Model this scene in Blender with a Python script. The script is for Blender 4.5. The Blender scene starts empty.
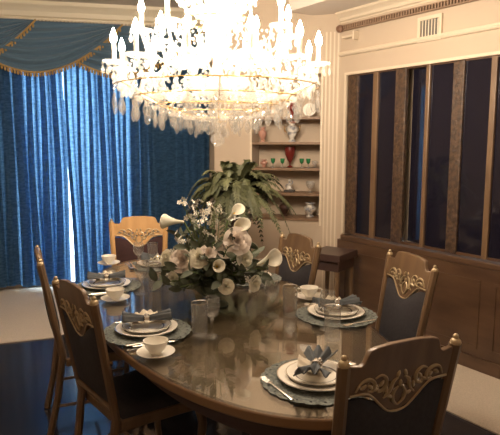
import bpy, math, random
from mathutils import Vector, Matrix
random.seed(7)
SC = bpy.context.scene
COL = SC.collection
PI = math.pi
R = math.radians

# ------------------------------------------------------------------ camera, world, exposure
F_PX, HOR, VX, CAM_H = 560.0, 142.0, -138.0, 1.6
tilt = math.atan((217.5 - HOR) / F_PX)
yaw = math.atan((250 - VX) * math.cos(tilt) / F_PX)
cam_d = bpy.data.cameras.new('camera'); cam = bpy.data.objects.new('camera', cam_d); COL.objects.link(cam)
cam.location = (0, 0, CAM_H)
cam.rotation_euler = (PI/2 - tilt, 0, -yaw)
cam_d.sensor_width = 36; cam_d.lens = F_PX / 500 * 36; cam_d.clip_start = 0.05
SC.camera = cam
w = bpy.data.worlds.new('sky'); SC.world = w; w.use_nodes = True
bg = w.node_tree.nodes['Background']
bg.inputs[0].default_value = (0.74, 0.90, 1.0, 1); bg.inputs[1].default_value = 8.0
vs = SC.view_settings
vs.view_transform = 'Standard'; vs.look = 'None'; vs.gamma = 1; vs.use_curve_mapping = False
vs.exposure = 0.18
BULB = 520.0
BULB_COL = (1.0, 0.83, 0.64, 1)

# ------------------------------------------------------------------ materials
MAT = {}
def mat(name, col, rough=0.6, metal=0.0, spec=0.5, ior=None, coat=0, bump=None, noise=None, sheen=0, sss=0, coat_rough=.05):
    if name in MAT: return MAT[name]
    m = bpy.data.materials.new(name); m.use_nodes = True
    nt = m.node_tree; b = nt.nodes['Principled BSDF']
    b.inputs['Base Color'].default_value = (*col, 1)
    b.inputs['Roughness'].default_value = rough
    b.inputs['Metallic'].default_value = metal
    b.inputs['Specular IOR Level'].default_value = spec
    if ior: b.inputs['IOR'].default_value = ior
    b.inputs['Coat Weight'].default_value = coat
    b.inputs['Coat Roughness'].default_value = coat_rough
    b.inputs['Sheen Weight'].default_value = sheen
    if noise or bump:
        tc = nt.nodes.new('ShaderNodeTexCoord'); mp = nt.nodes.new('ShaderNodeMapping')
        nt.links.new(tc.outputs['Object'], mp.inputs[0])
    if noise:      # (col2, scale, stretch xyz, contrast lo, hi)
        c2, sc, st, lo, hi = noise
        mp.inputs['Scale'].default_value = st
        n = nt.nodes.new('ShaderNodeTexNoise'); n.inputs['Scale'].default_value = sc; n.inputs['Detail'].default_value = 6
        nt.links.new(mp.outputs[0], n.inputs[0])
        cr = nt.nodes.new('ShaderNodeValToRGB'); cr.color_ramp.elements[0].position = lo; cr.color_ramp.elements[1].position = hi
        cr.color_ramp.elements[0].color = (*col, 1); cr.color_ramp.elements[1].color = (*c2, 1)
        nt.links.new(n.outputs[0], cr.inputs[0]); nt.links.new(cr.outputs[0], b.inputs['Base Color'])
    if bump:       # (scale, strength)
        n2 = nt.nodes.new('ShaderNodeTexNoise'); n2.inputs['Scale'].default_value = bump[0]; n2.inputs['Detail'].default_value = 4
        nt.links.new(mp.outputs[0], n2.inputs[0])
        bm = nt.nodes.new('ShaderNodeBump'); bm.inputs['Strength'].default_value = bump[1]; bm.inputs['Distance'].default_value = .01
        nt.links.new(n2.outputs[0], bm.inputs['Height']); nt.links.new(bm.outputs[0], b.inputs['Normal'])
    MAT[name] = m
    return m

def glass_mat(name, tint=(.96, .97, .97), ior=1.5, rough=0.0, white=0.0, wcol=(.95,.93,.9)):
    m = bpy.data.materials.new(name); m.use_nodes = True; nt = m.node_tree; nt.nodes.clear()
    out = nt.nodes.new('ShaderNodeOutputMaterial')
    tr = nt.nodes.new('ShaderNodeBsdfTransparent'); tr.inputs[0].default_value = (*tint, 1)
    gl = nt.nodes.new('ShaderNodeBsdfGlossy'); gl.inputs['Roughness'].default_value = rough
    fr = nt.nodes.new('ShaderNodeFresnel'); fr.inputs[0].default_value = ior
    mx = nt.nodes.new('ShaderNodeMixShader')
    ge = nt.nodes.new('ShaderNodeNewGeometry'); mm = nt.nodes.new('ShaderNodeMix')     # same reflectance on both faces of a pane
    mm.inputs[2].default_value = ior; mm.inputs[3].default_value = 1/ior
    nt.links.new(ge.outputs['Backfacing'], mm.inputs[0]); nt.links.new(mm.outputs[0], fr.inputs[0])
    nt.links.new(fr.outputs[0], mx.inputs[0]); nt.links.new(tr.outputs[0], mx.inputs[1]); nt.links.new(gl.outputs[0], mx.inputs[2])
    last = mx
    if white:
        df = nt.nodes.new('ShaderNodeBsdfDiffuse'); df.inputs[0].default_value = (*wcol, 1)
        tl = nt.nodes.new('ShaderNodeBsdfTranslucent'); tl.inputs[0].default_value = (*wcol, 1)
        m1 = nt.nodes.new('ShaderNodeMixShader'); m1.inputs[0].default_value = .5
        nt.links.new(df.outputs[0], m1.inputs[1]); nt.links.new(tl.outputs[0], m1.inputs[2])
        m2 = nt.nodes.new('ShaderNodeMixShader'); m2.inputs[0].default_value = white
        nt.links.new(mx.outputs[0], m2.inputs[1]); nt.links.new(m1.outputs[0], m2.inputs[2]); last = m2
    nt.links.new(last.outputs[0], out.inputs[0])
    return m

def cloth_translucent(name, dcol, tcol, tfac):
    m = bpy.data.materials.new(name); m.use_nodes = True; nt = m.node_tree; nt.nodes.clear()
    out = nt.nodes.new('ShaderNodeOutputMaterial')
    tc = nt.nodes.new('ShaderNodeTexCoord'); mp = nt.nodes.new('ShaderNodeMapping'); mp.inputs['Scale'].default_value = (14, 14, 40)
    n = nt.nodes.new('ShaderNodeTexNoise'); n.inputs['Scale'].default_value = 1.4; n.inputs['Detail'].default_value = 3
    nt.links.new(tc.outputs['Object'], mp.inputs[0]); nt.links.new(mp.outputs[0], n.inputs[0])
    cr = nt.nodes.new('ShaderNodeValToRGB'); cr.color_ramp.elements[0].position = .35; cr.color_ramp.elements[1].position = .65
    cr.color_ramp.elements[0].color = (tcol[0]*.45, tcol[1]*.5, tcol[2]*.55, 1); cr.color_ramp.elements[1].color = (*tcol, 1)
    nt.links.new(n.outputs[0], cr.inputs[0])
    df = nt.nodes.new('ShaderNodeBsdfDiffuse'); df.inputs[0].default_value = (*dcol, 1)
    tl = nt.nodes.new('ShaderNodeBsdfTranslucent'); nt.links.new(cr.outputs[0], tl.inputs[0])
    mx = nt.nodes.new('ShaderNodeMixShader'); mx.inputs[0].default_value = tfac
    nt.links.new(df.outputs[0], mx.inputs[1]); nt.links.new(tl.outputs[0], mx.inputs[2])
    nt.links.new(mx.outputs[0], out.inputs[0])
    return m

def emit_mat(name, col, s):
    m = bpy.data.materials.new(name); m.use_nodes = True; nt = m.node_tree; nt.nodes.clear()
    out = nt.nodes.new('ShaderNodeOutputMaterial'); e = nt.nodes.new('ShaderNodeEmission')
    e.inputs[0].default_value = col; e.inputs[1].default_value = s
    nt.links.new(e.outputs[0], out.inputs[0]); return m

M_wall = mat('cream_paint', (.50, .40, .30), .8, bump=(60, .05))
M_trim = mat('ivory_trim', (.64, .54, .41), .5)
M_ceil = mat('ceiling_paint', (.70, .63, .56), .9)
M_carpet = mat('beige_carpet', (.66, .57, .46), .95, noise=((.58, .50, .40), 120, (1, 1, 1), .4, .6), bump=(200, .4))
M_floor = mat('dark_polished_floor', (.030, .030, .040), .16, spec=.5, ior=1.75, noise=((.065, .058, .062), 5, (1, 1, 1), .45, .75))
M_wood = mat('golden_brown_wood', (.19, .115, .060), .38, coat=.3, noise=((.125, .072, .038), 9, (2, 2, .4), .35, .7), coat_rough=.2)
M_gwood = mat('honey_wood', (.62, .36, .15), .4, coat=.3, noise=((.52, .29, .11), 9, (2, 2, .4), .35, .7), coat_rough=.2)
M_carve = mat('gilt_carving', (.46, .35, .21), .33, metal=.35)
M_pwood = mat('dark_red_brown_wood', (.120, .066, .036), .35, coat=.3, noise=((.07, .036, .020), 3, (1, 1, 4), .3, .7), coat_rough=.2)
M_post = mat('carved_post_wood', (.10, .058, .032), .4, noise=((.045, .025, .015), 30, (1, 1, 1), .4, .6), bump=(60, .8))
M_mirror = mat('dark_smoked_glass', (.011, .010, .018), .07, spec=.5, ior=1.7)
M_navy = mat('navy_upholstery', (.030, .026, .029), .9, noise=((.038, .033, .037), 60, (1, 1, 1), .4, .6))
M_maroon = mat('wine_upholstery', (.040, .014, .014), .85, noise=((.05, .018, .017), 60, (1, 1, 1), .4, .6))
M_top = mat('table_wood', (.30, .225, .14), .3, noise=((.20, .145, .085), 4, (3, .6, 1), .3, .7))
M_apron = mat('table_dark_wood', (.060, .034, .028), .35)
M_lip = mat('table_edge_wood', (.23, .13, .06), .3, coat=.4)
M_china = mat('white_china', (.82, .78, .70), .3, coat=.15)
M_band = mat('china_dark_band', (.20, .18, .18), .2)
M_mat = mat('blue_grey_lace', (.115, .130, .120), .9, noise=((.20, .215, .195), 90, (1, 1, 1), .45, .55), bump=(150, .5))
M_napkin = mat('slate_napkin', (.105, .115, .125), .85, bump=(80, .2))
M_lace = mat('ivory_lace', (.72, .64, .52), .9, bump=(150, .3))
M_silver = mat('silver', (.86, .83, .78), .16, metal=1)
M_brass = mat('brass', (.72, .48, .18), .25, metal=1)
M_glass = glass_mat('clear_glass', (.98, .98, .97), 1.6, 0, .045)
M_tglass = glass_mat('table_glass', (.98, .98, .97), 3.0)
M_wglass = glass_mat('window_glass', (.96, .98, 1), 1.45)
M_crystal = glass_mat('cut_crystal', (.93, .92, .9), 1.7, .05, .22)
M_drop = glass_mat('clear_cut_crystal', (.90, .89, .87), 1.75, .03, .10)
M_curtain = cloth_translucent('blue_curtain_cloth', (.060, .135, .25), (.30, .56, .86), .5)
M_swag = mat('slate_blue_swag', (.080, .150, .225), .75, sheen=.3)
M_fringe = mat('gold_fringe', (.42, .27, .10), .7, bump=(120, .5))
M_bulb = emit_mat('bulb_glow', BULB_COL, BULB)
M_candle = mat('ivory_candle', (.85, .78, .65), .5)
M_leaf = mat('dark_leaf', (.055, .070, .040), .5, noise=((.14, .16, .11), 20, (1, 1, 1), .35, .7))
M_frond = mat('fern_green', (.050, .055, .022), .6, noise=((.11, .115, .05), 12, (1, 1, 1), .35, .7))
M_petal = mat('cream_petal', (.88, .84, .70), .55)
M_pink = mat('blush_petal', (.86, .76, .68), .55)
M_white = mat('white_blossom', (.85, .82, .74), .6)
M_yellow = mat('yellow_spadix', (.75, .50, .08), .6)
M_stem = mat('green_stem', (.11, .16, .05), .6)
M_black = mat('dark_recess', (.01, .008, .008), .8)
M_green = mat('green_glass', (.03, .16, .06), .15)
M_red = mat('ruby_glass', (.15, .02, .015), .15)
M_clay = mat('rose_porcelain', (.45, .24, .18), .35)
M_urn = mat('dark_bronze', (.07, .035, .025), .35, metal=.3)
M_floral = mat('grey_floral_porcelain', (.62, .58, .52), .3, noise=((.22, .22, .24), 26, (1, 1, 1), .48, .58))
M_shelf = mat('shelf_brown_edge', (.20, .12, .07), .5)
M_niche = mat('niche_back', (.80, .66, .44), .8)
M_grey = mat('vent_grey', (.13, .12, .10), .6)
M_pot = mat('dark_pot', (.03, .022, .018), .5)

# ------------------------------------------------------------------ mesh helpers
class MB:
    def __init__(s): s.v = []; s.f = []
    def add(s, vs, fs, M=None):
        o = len(s.v)
        s.v += [tuple(M @ Vector(p)) for p in vs] if M is not None else [tuple(p) for p in vs]
        s.f += [tuple(i + o for i in f) for f in fs]
        return s
    def box(s, x0, x1, y0, y1, z0, z1, M=None):
        v = [(x, y, z) for z in (z0, z1) for x, y in ((x0, y0), (x1, y0), (x1, y1), (x0, y1))]
        return s.add(v, [(3, 2, 1, 0), (4, 5, 6, 7), (0, 1, 5, 4), (1, 2, 6, 5), (2, 3, 7, 6), (3, 0, 4, 7)], M)
    def prism(s, pts, z0, z1, M=None):      # pts ccw
        n = len(pts); v = [(x, y, z0) for x, y in pts] + [(x, y, z1) for x, y in pts]
        f = [tuple(range(n-1, -1, -1)), tuple(range(n, 2*n))] + [(i, (i+1) % n, n+(i+1) % n, n+i) for i in range(n)]
        return s.add(v, f, M)
    def lathe(s, prof, n=24, M=None, cap=True, sx=1, sy=1):
        v = []; f = []
        for r, z in prof:
            for k in range(n):
                a = 2*PI*k/n; v.append((r*math.cos(a)*sx, r*math.sin(a)*sy, z))
        for i in range(len(prof)-1):
            for k in range(n):
                a = i*n+k; b = i*n+(k+1) % n; f.append((a, b, b+n, a+n))
        if cap:
            if prof[0][0] > 1e-5: f.append(tuple(range(n-1, -1, -1)))
            if prof[-1][0] > 1e-5: f.append(tuple((len(prof)-1)*n+k for k in range(n)))
        return s.add(v, f, M)
    def tube(s, pts, r, n=8, M=None, r2=None, flat=1.0):
        pts = [Vector(p) for p in pts]; v = []; f = []; m = len(pts)
        prev = None
        for i, p in enumerate(pts):
            t = (pts[min(i+1, m-1)] - pts[max(i-1, 0)]).normalized()
            up = prev if prev is not None else (Vector((0, 0, 1)) if abs(t.z) < .9 else Vector((1, 0, 0)))
            a = t.cross(up)
            if a.length < 1e-4: a = t.cross(Vector((1, 0, 0)))
            a.normalize(); b = a.cross(t).normalized(); prev = b
            if callable(r): rr = r(i/(m-1))
            else: rr = r if r2 is None else r + (r2-r)*i/(m-1)
            for k in range(n):
                q = 2*PI*k/n; v.append(p + a*math.cos(q)*rr + b*math.sin(q)*rr*flat)
        for i in range(m-1):
            for k in range(n):
                x = i*n+k; y = i*n+(k+1) % n; f.append((x, y, y+n, x+n))
        f.append(tuple(range(n-1, -1, -1))); f.append(tuple((m-1)*n+k for k in range(n)))
        return s.add(v, f, M)
    def grid(s, fn, nu, nv, M=None, closed=False):
        v = [fn(i/nu, j/nv) for j in range(nv+1) for i in range(nu+1)]
        f = [(j*(nu+1)+i, j*(nu+1)+i+1, (j+1)*(nu+1)+i+1, (j+1)*(nu+1)+i) for j in range(nv) for i in range(nu)]
        return s.add(v, f, M)
    def ball(s, c, r, n=10, m=6, M=None, sz=1.0):
        prof = [(max(1e-6, r*math.sin(PI*i/m)), -r*sz*math.cos(PI*i/m)) for i in range(m+1)]
        prof[0] = (1e-6, prof[0][1]); prof[-1] = (1e-6, prof[-1][1])
        T = Matrix.Translation(c)
        return s.lathe(prof, n, (M @ T) if M is not None else T, cap=False)
    def build(s, name, m, parent=None, smooth=True, bevel=0, solid=0, subsurf=0, loc=None, auto=35):
        me = bpy.data.meshes.new(name); me.from_pydata(s.v, [], s.f); me.materials.append(m)
        me.validate()
        if smooth:
            for p in me.polygons: p.use_smooth = True
            try: me.set_sharp_from_angle(angle=R(auto))
            except Exception: pass
        me.update()
        o = bpy.data.objects.new(name, me); COL.objects.link(o)
        if parent is not None: o.parent = parent
        if loc is not None: o.location = loc
        if solid:
            md = o.modifiers.new('s', 'SOLIDIFY'); md.thickness = solid; md.offset = 0
        if bevel:
            md = o.modifiers.new('b', 'BEVEL'); md.width = bevel; md.segments = 2; md.limit_method = 'ANGLE'
        if subsurf:
            md = o.modifiers.new('u', 'SUBSURF'); md.levels = subsurf; md.render_levels = subsurf
        return o

def plate2d(name, outer, holes, thick, m, parent=None, bevel=.003, xf=None):
    """flat outline in (x, z) with holes, given a thickness along y; xf maps (x, y, z)"""
    cu = bpy.data.curves.new(name, 'CURVE'); cu.dimensions = '2D'; cu.fill_mode = 'BOTH'
    cu.extrude = thick/2 - bevel; cu.bevel_depth = bevel; cu.bevel_resolution = 1
    for loop in [outer] + holes:
        sp = cu.splines.new('POLY'); sp.points.add(len(loop)-1); sp.use_cyclic_u = True
        for i, (x, z) in enumerate(loop): sp.points[i].co = (x, z, 0, 1)
    o = bpy.data.objects.new(name, cu); COL.objects.link(o)
    dg = bpy.context.evaluated_depsgraph_get(); me = bpy.data.meshes.new_from_object(o.evaluated_get(dg))
    bpy.data.objects.remove(o); bpy.data.curves.remove(cu)
    for v in me.vertices:
        x, z, y = v.co; p = (x, -y, z); v.co = xf(*p) if xf else p
    me.materials.clear(); me.materials.append(m); me.name = name
    o = bpy.data.objects.new(name, me); COL.objects.link(o)
    if parent is not None: o.parent = parent
    return o

def tag(o, label=None, cat=None, group=None, kind=None):
    if label: o['label'] = label
    if cat: o['category'] = cat
    if group: o['group'] = group
    if kind: o['kind'] = kind
    return o
def empty(name, loc, rz=0, label=None, cat=None, group=None):
    o = bpy.data.objects.new(name, None); COL.objects.link(o); o.empty_display_size = .1
    o.location = loc; o.rotation_euler = (0, 0, rz)
    return tag(o, label, cat, group)
def struct(o): o['kind'] = 'structure'; return o
KIDS = {}
def children(o): return [c for c in bpy.data.objects if c.parent == o]
def copy_tree(o, parent=None):
    c = o.copy(); COL.objects.link(c)
    if parent is not None: c.parent = parent
    for ch in children(o): copy_tree(ch, c)
    return c
def place(o, loc, rz=0, label=None, group=None):
    o.location = loc; o.rotation_euler = (0, 0, rz)
    if label: o['label'] = label
    if group: o['group'] = group
    return o
def RT(x=0, y=0, z=0, rx=0, ry=0, rz=0, s=1):
    return Matrix.Translation((x, y, z)) @ Matrix.Rotation(rz, 4, 'Z') @ Matrix.Rotation(ry, 4, 'Y') @ Matrix.Rotation(rx, 4, 'X') @ Matrix.Scale(s, 4)

# ------------------------------------------------------------------ room shell
XW = 3.5; CEIL = 3.03; YB = -1.8; XL = -1.9
P0 = Vector((1.12, 6.45)); DW = Vector((.929, -.370)).normalized(); NW = Vector((DW.y, -DW.x))   # curtain wall, inward normal
def cw(s, d=0): p = P0 + DW*s + NW*d; return (p.x, p.y)
sL = (XL - P0.x)/DW.x
A_ = Vector((XW, 3.70)); B_ = Vector((2.75, 4.60)); C_ = Vector(cw(2.42))
poly = [(XL-.2, YB-.2), (XW+1.2, YB-.2), (XW+1.2, 7.6), (XL-.2, 8.6)]
struct(MB().prism(poly, -.1, -.004).build('floor', M_floor, smooth=False))
# beige carpet border: along the window side and along the panelled wall
dark = [(-3.0, YB-1), (2.75, YB-1), (2.78, 3.55), (2.62, 4.19), (-3.0, 5.74)]
def carpet(pts, nm='floor'):
    return struct(MB().prism(pts, -.003, .006).build(nm, M_carpet, smooth=False))
carpet([(2.75, YB), (XW, YB), (XW, 3.7), (2.78, 3.55)])
carpet([(XL, 5.43), (2.62, 4.19), (2.78, 3.55), (XW, 3.7), (XW, 4.6), (3.45, 5.52), cw(sL)])
struct(MB().prism(poly, CEIL, CEIL+.1).build('ceiling', M_ceil, smooth=False))
# walls
struct(MB().box(XL-.1, XL, YB, 7.8, 0, CEIL).build('wall_left', M_wall, smooth=False))
struct(MB().box(XL, XW, YB-.1, YB, 0, CEIL).build('wall_back', M_wall, smooth=False))
def wallseg(mb, a, b, z0, z1, t=.1, flip=1):
    a = Vector(a); b = Vector(b); d = (b-a).normalized(); n = Vector((d.y, -d.x))*flip
    pts = [a, b, b+n*t, a+n*t]
    if flip > 0: pts = pts[::-1]
    mb.prism([tuple(p) for p in pts], z0, z1)
PZ0, PZ1, PY1 = .79, 2.17, 3.60
m = MB()
m.box(XW, XW+.15, YB, 3.75, PZ1, CEIL); m.box(XW, XW+.15, PY1+.005, 3.75, 0, PZ1); m.box(XW+.0, XW+.15, YB, PY1+.005, 0, .74)
m.box(XW+.12, XW+.15, YB, PY1+.005, PZ0, PZ1)
struct(m.build('wall_right', M_wall, smooth=False))
# soffit along the right wall
struct(MB().box(XW-.42, XW, YB, 3.9, 2.70, CEIL).build('ceiling', M_ceil, smooth=False))
# diagonal wall with the display niche
dd = (B_-A_).normalized(); nn = Vector((-dd.y, dd.x))     # nn points into the room
if nn.dot(Vector((-1, -1))) < 0: nn = -nn
L_ = (B_-A_).length
def dw(t, d=0): p = A_ + dd*t - nn*d; return (p.x, p.y)     # d = depth behind the face
def dwM(t, d, z, rz=0):    # frame: local x along the wall to the right as seen, y away from the viewer
    x, y = dw(t, d); ang = math.atan2(-dd.y, -dd.x)
    return Matrix.Translation((x, y, z)) @ Matrix.Rotation(ang + rz, 4, 'Z')
NT0, NT1, NZ0, NZ1, ND = .165, .80, .90, 2.20, .26
m = MB()
def dbox(mb, t0, t1, d0, d1, z0, z1):
    pts = [dw(t0, d0), dw(t1, d0), dw(t1, d1), dw(t0, d1)]
    ar = sum(pts[i][0]*pts[(i+1) % 4][1]-pts[(i+1) % 4][0]*pts[i][1] for i in range(4))
    if ar < 0: pts = pts[::-1]
    mb.prism(pts, z0, z1)
dbox(m, 0, NT0, 0, ND+.05, 0, CEIL); dbox(m, NT1, L_, 0, ND+.05, 0, CEIL)
dbox(m, NT0, NT1, 0, ND+.05, 0, NZ0-.02); dbox(m, NT0, NT1, 0, ND+.05, NZ1, CEIL); dbox(m, NT0, NT1, ND, ND+.05, NZ0-.02, NZ1)
struct(m.build('wall_corner', M_wall, smooth=False))
m = MB(); wallseg(m, B_, C_, 0, CEIL, .1, 1); struct(m.build('wall_return', M_wall, smooth=False))
# fluted pilaster strips beside the niche
m = MB()
for t in (.02, .055, .09, .125): dbox(m, t-.006, t+.006, -.005, 0.001, 0.14, 2.55)
dbox(m, NT0-.018, NT0, -.014, .001, NZ0-.06, NZ1+.02); dbox(m, NT1, NT1+.02, -.014, .001, NZ0-.06, NZ1+.02)
dbox(m, NT0-.018, NT1+.02, -.016, .001, NZ1, NZ1+.03)
struct(m.build('trim_1', M_trim, smooth=False))
# curtain wall with french window opening
WS0, WS1, WZ1 = .28, 1.46, 2.42
m = MB()
def cwbox(mb, s0, s1, d0, d1, z0, z1):
    pts = [cw(s0, d0), cw(s1, d0), cw(s1, d1), cw(s0, d1)]
    ar = sum(pts[i][0]*pts[(i+1) % 4][1]-pts[(i+1) % 4][0]*pts[i][1] for i in range(4))
    if ar < 0: pts = pts[::-1]
    mb.prism(pts, z0, z1)
if NW.dot(Vector((0, -1))) < 0: NW = -NW
cwbox(m, sL-.3, WS0, -.12, 0, 0, CEIL); cwbox(m, WS1, 2.6, -.12, 0, 0, CEIL); cwbox(m, WS0, WS1, -.12, 0, WZ1, CEIL)
struct(m.build('wall_window', M_wall, smooth=False))
win = struct(empty('window_1', (*cw(WS0, -.06), 0)))
m = MB()
for s0, s1, z0, z1 in ((WS0, WS0+.05, 0, WZ1), (WS1-.05, WS1, 0, WZ1), (WS0, WS1, WZ1-.05, WZ1), (WS0, WS1, 0, .04)):
    cwbox(m, s0, s1, -.09, -.05, z0, z1)
mid = (WS0+WS1)/2; cwbox(m, mid-.02, mid+.02, -.09, -.05, 0, WZ1)
def to_local(mb, root): 
    iv = Matrix.Translation(root.location).inverted() if False else None
    l = root.location; mb.v = [(x-l.x, y-l.y, z-l.z) for x, y, z in mb.v]; return mb
to_local(m, win).build('window_frame', M_trim, win, smooth=False)
for a, b in ((WS0+.05, mid-.02), (mid+.02, WS1-.05)):
    g = MB(); cwbox(g, a, b, -.073, -.069, .04, WZ1-.05); to_local(g, win).build('window_pane', M_wglass, win, smooth=False)
# mouldings
def sweep(prof, a, b, n):   # prof: list of (out, z) ; extruded along a->b, n unit inward
    a = Vector(a); b = Vector(b); mb = MB(); k = len(prof)
    v = [(p.x+n.x*o, p.y+n.y*o, z) for p in (a, b) for o, z in prof]
    f = [(i, (i+1) % k, k+(i+1) % k, k+i) for i in range(k)] + [tuple(range(k-1, -1, -1)), tuple(range(k, 2*k))]
    return mb.add(v, f)
def crown(z, h, d): return [(0, z), (d, z), (d*.95, z-h*.2), (d*.7, z-h*.35), (d*.45, z-h*.55), (d*.35, z-h*.8), (d*.12, z-h*.88), (d*.1, z-h), (0, z-h)]
mb = sweep(crown(CEIL, .17, .12), cw(sL), cw(2.42), NW)
for i in range(150):
    s = sL + .02 + i*.037
    if s > 2.38: break
    cwbox(mb, s, s+.018, .02, .05, CEIL-.205, CEIL-.165)
struct(mb.build('trim_2', mat('lamplit_cornice_trim', (.86, .77, .60), .5), smooth=False))  # ivory trim lightened: missing lamp light is put into its colour
mb = sweep(crown(2.70, .085, .07), (XW, YB), (XW, 3.7), Vector((-1, 0)))
struct(mb.build('trim_3', M_trim, smooth=False))
# dark dentil rail on the right wall
mb = MB().box(XW-.035, XW, YB, 3.695, 2.545, 2.552); mb.box(XW-.035, XW, YB, 3.695, 2.585, 2.592)
mb.box(XW-.012, XW, YB, 3.695, 2.55, 2.59)
y = 3.69
while y > .3:
    mb.box(XW-.038, XW-.01, y-.012, y, 2.552, 2.585); y -= .026
struct(mb.build('trim_4', mat('dentil_brown', (.26, .17, .11), .6), smooth=False))
mb = sweep([(0, 2.335), (.02, 2.34), (.028, 2.355), (.02, 2.372), (0, 2.376)], (XW, YB), (XW, 3.7), Vector((-1, 0)))
struct(mb.build('trim_5', M_trim))
mb = MB()   # frame round the panelled screen
mb.box(XW-.018, XW+.004, YB, PY1+.03, PZ1, PZ1+.022); mb.box(XW-.018, XW+.004, PY1+.005, PY1+.03, PZ0, PZ1)
struct(mb.build('trim_6', M_trim, smooth=False))
struct(sweep([(0, 0.006), (.018, 0.006), (.018, .09), (.008, .12), (0, .12)], (XL, YB), (XW, YB), Vector((0, 1))).build('baseboard_back', M_trim, smooth=False))
struct(sweep([(0, 0.006), (.018, 0.006), (.018, .09), (.008, .12), (0, .12)], B_, C_, Vector((-(C_-B_).y, (C_-B_).x)).normalized()).build('baseboard_return', M_trim, smooth=False))

# ------------------------------------------------------------------ wood panelled dado below the screens
ds = empty('wood_panelling', (XW-.001, 1.0, 0), 0, 'dark reddish wood dado panelling along the right wall below the tall dark glass panels', 'panelling')
def loc_mb(mb, x, y): mb.v = [(a-x, b-y, c) for a, b, c in mb.v]; return mb
mb = MB().box(XW-.05, XW-.002, YB, 3.64, .006, .74)
loc_mb(mb, XW-.001, 1.0).build('panel', M_pwood, ds, smooth=False)
mb = MB().box(XW-.056, XW+.115, YB, 3.60, .741, .785)
loc_mb(mb, XW-.001, 1.0).build('ledge', M_pwood, ds, smooth=False, bevel=.006)
mb = MB().box(XW-.062, XW-.05, YB, 3.645, .006, .10)
loc_mb(mb, XW-.001, 1.0).build('skirting', M_pwood, ds, smooth=False)
yy = 3.55
while yy > YB+.8:
    mb = MB(); y0, y1 = yy-.62, yy
    for a, b, c, d in ((y0, y1, .63, .65), (y0, y1, .16, .18), (y0, y0+.02, .181, .629), (y1-.02, y1, .181, .629)):
        mb.box(XW-.055, XW-.0502, a, b, c, d)
    loc_mb(mb, XW-.001, 1.0).build('raised_moulding', M_pwood, ds, smooth=False); yy -= .72

# ------------------------------------------------------------------ tall dark glass screens (pixel columns measured on the wall plane)
F3 = Vector((math.sin(yaw)*math.cos(tilt), math.cos(yaw)*math.cos(tilt), -math.sin(tilt))); R3 = Vector((math.cos(yaw), -math.sin(yaw), 0))
def wall_y(px, py=100):
    U3 = R3.cross(F3); d = F3*F_PX + R3*(px-250) - U3*(py-217.5); return d.y/d.x*XW
edges = [(348.7, 358), (373, 378), (395, 406), (425.5, 429.6), (452, 463.5), (490, 496)]
posts = [(wall_y(b), wall_y(a)) for a, b in edges]     # y low, y high
# continue the rhythm towards the viewer
pw = .075; y = posts[-1][0] - .30
while y > YB+.4:
    posts.append((y-pw, y)); y -= .34; posts.append((y-.03, y)); y -= .32
posts[0] = (posts[0][0], PY1)
wide = [i for i in range(len(posts)) if i % 2 == 0]
names = ['folding screen panel beside the corner, first dark glass pane pair from the niche', 'dark glass screen panel with the pale light slit reflected in it, second from the niche',
         'dark glass screen panel behind the carved chair by the wall, third from the niche', 'dark glass screen panel nearest the right edge of the photo']
for j, i in enumerate(wide):
    y1 = posts[i][1]; nxt = posts[i+2][0] if i+2 < len(posts) else YB+.05
    if j > 4: break
    y0 = posts[i+2][1]+.003 if i+2 < len(posts) else YB+.05
    root = empty('glass_screen', (XW+.03, (y0+y1)/2, PZ0), 0, names[min(j, 3)] if j < 4 else 'dark glass screen panel at the near end of the wall', 'screen panel', 'dark glass panels between carved posts')
    ox, oy, oz = root.location
    def sub(mb): mb.v = [(a-ox, b-oy, c-oz) for a, b, c in mb.v]; return mb
    p = posts[i]
    sub(MB().box(XW-.006, XW+.03, p[0], p[1]-.001, PZ0, PZ1)).build('carved_post', M_post, root, smooth=False, bevel=.008)
    if i+1 < len(posts):
        q = posts[i+1]
        pr = [((q[0]+q[1])/2, 0)]
        sub(MB().box(XW-.008, XW+.026, q[0], q[1], PZ0, PZ1)).build('slim_post', M_wood, root, smooth=False, bevel=.006)
        spans = [(q[1], p[0]), (y0, q[0])]
    else: spans = [(y0, p[0])]
    sub(MB().box(XW+.002, XW+.05, y0, p[0], PZ0, PZ0+.02)).build('bottom_rail', M_pwood, root, smooth=False)
    sub(MB().box(XW+.002, XW+.05, y0, p[0], PZ1-.012, PZ1)).build('top_rail', M_pwood, root, smooth=False)
    for k, (a, b) in enumerate(spans):
        if j == 1 and k == 0:      # pane angle made up so it mirrors the bright curtain slit
            mb = MB(); wd = b-a-.01; T = Matrix.Translation((XW+.055, (a+b)/2, 0)) @ Matrix.Rotation(-R(12.3), 4, 'Z')
            mb.box(-.003, .003, -wd/2*.98, wd/2*.98, PZ0+.022, PZ1-.014, T)
        else:
            mb = MB().box(XW+.012, XW+.018, a, b, PZ0+.02, PZ1-.012)
        sub(mb).build('glass_pane', M_mirror, root, smooth=False)

# vent and bracket on the right wall
yv0, yv1 = wall_y(443, 25), wall_y(419, 25)
vt = empty('air_vent', (XW-.002, (yv0+yv1)/2, 2.42), 0, 'small white air vent grille high on the cream right wall', 'air vent')
hv = .09; wv = (yv1-yv0)/2
mb = MB()
for a, b, c, d in ((-wv, wv, hv-.025, hv), (-wv, wv, -hv, -hv+.025), (-wv, -wv+.025, -hv+.0255, hv-.0255), (wv-.025, wv, -hv+.0255, hv-.0255)): mb.box(-.016, 0, a, b, c, d)
mb.build('frame', M_trim, vt, smooth=False)
MB().box(-.004, -.001, -wv+.026, wv-.026, -hv+.026, hv-.026).build('backing', M_grey, vt, smooth=False)
for k in range(6):
    yk = -wv+.04 + (2*wv-.08)*k/5
    MB().box(-.011, -.003, -.0035, .0035, -hv+.027, hv-.027, Matrix.Translation((-.002, yk, 0)) @ Matrix.Rotation(.5, 4, 'Z')).build('louvre', M_trim, vt, smooth=False)
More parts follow.
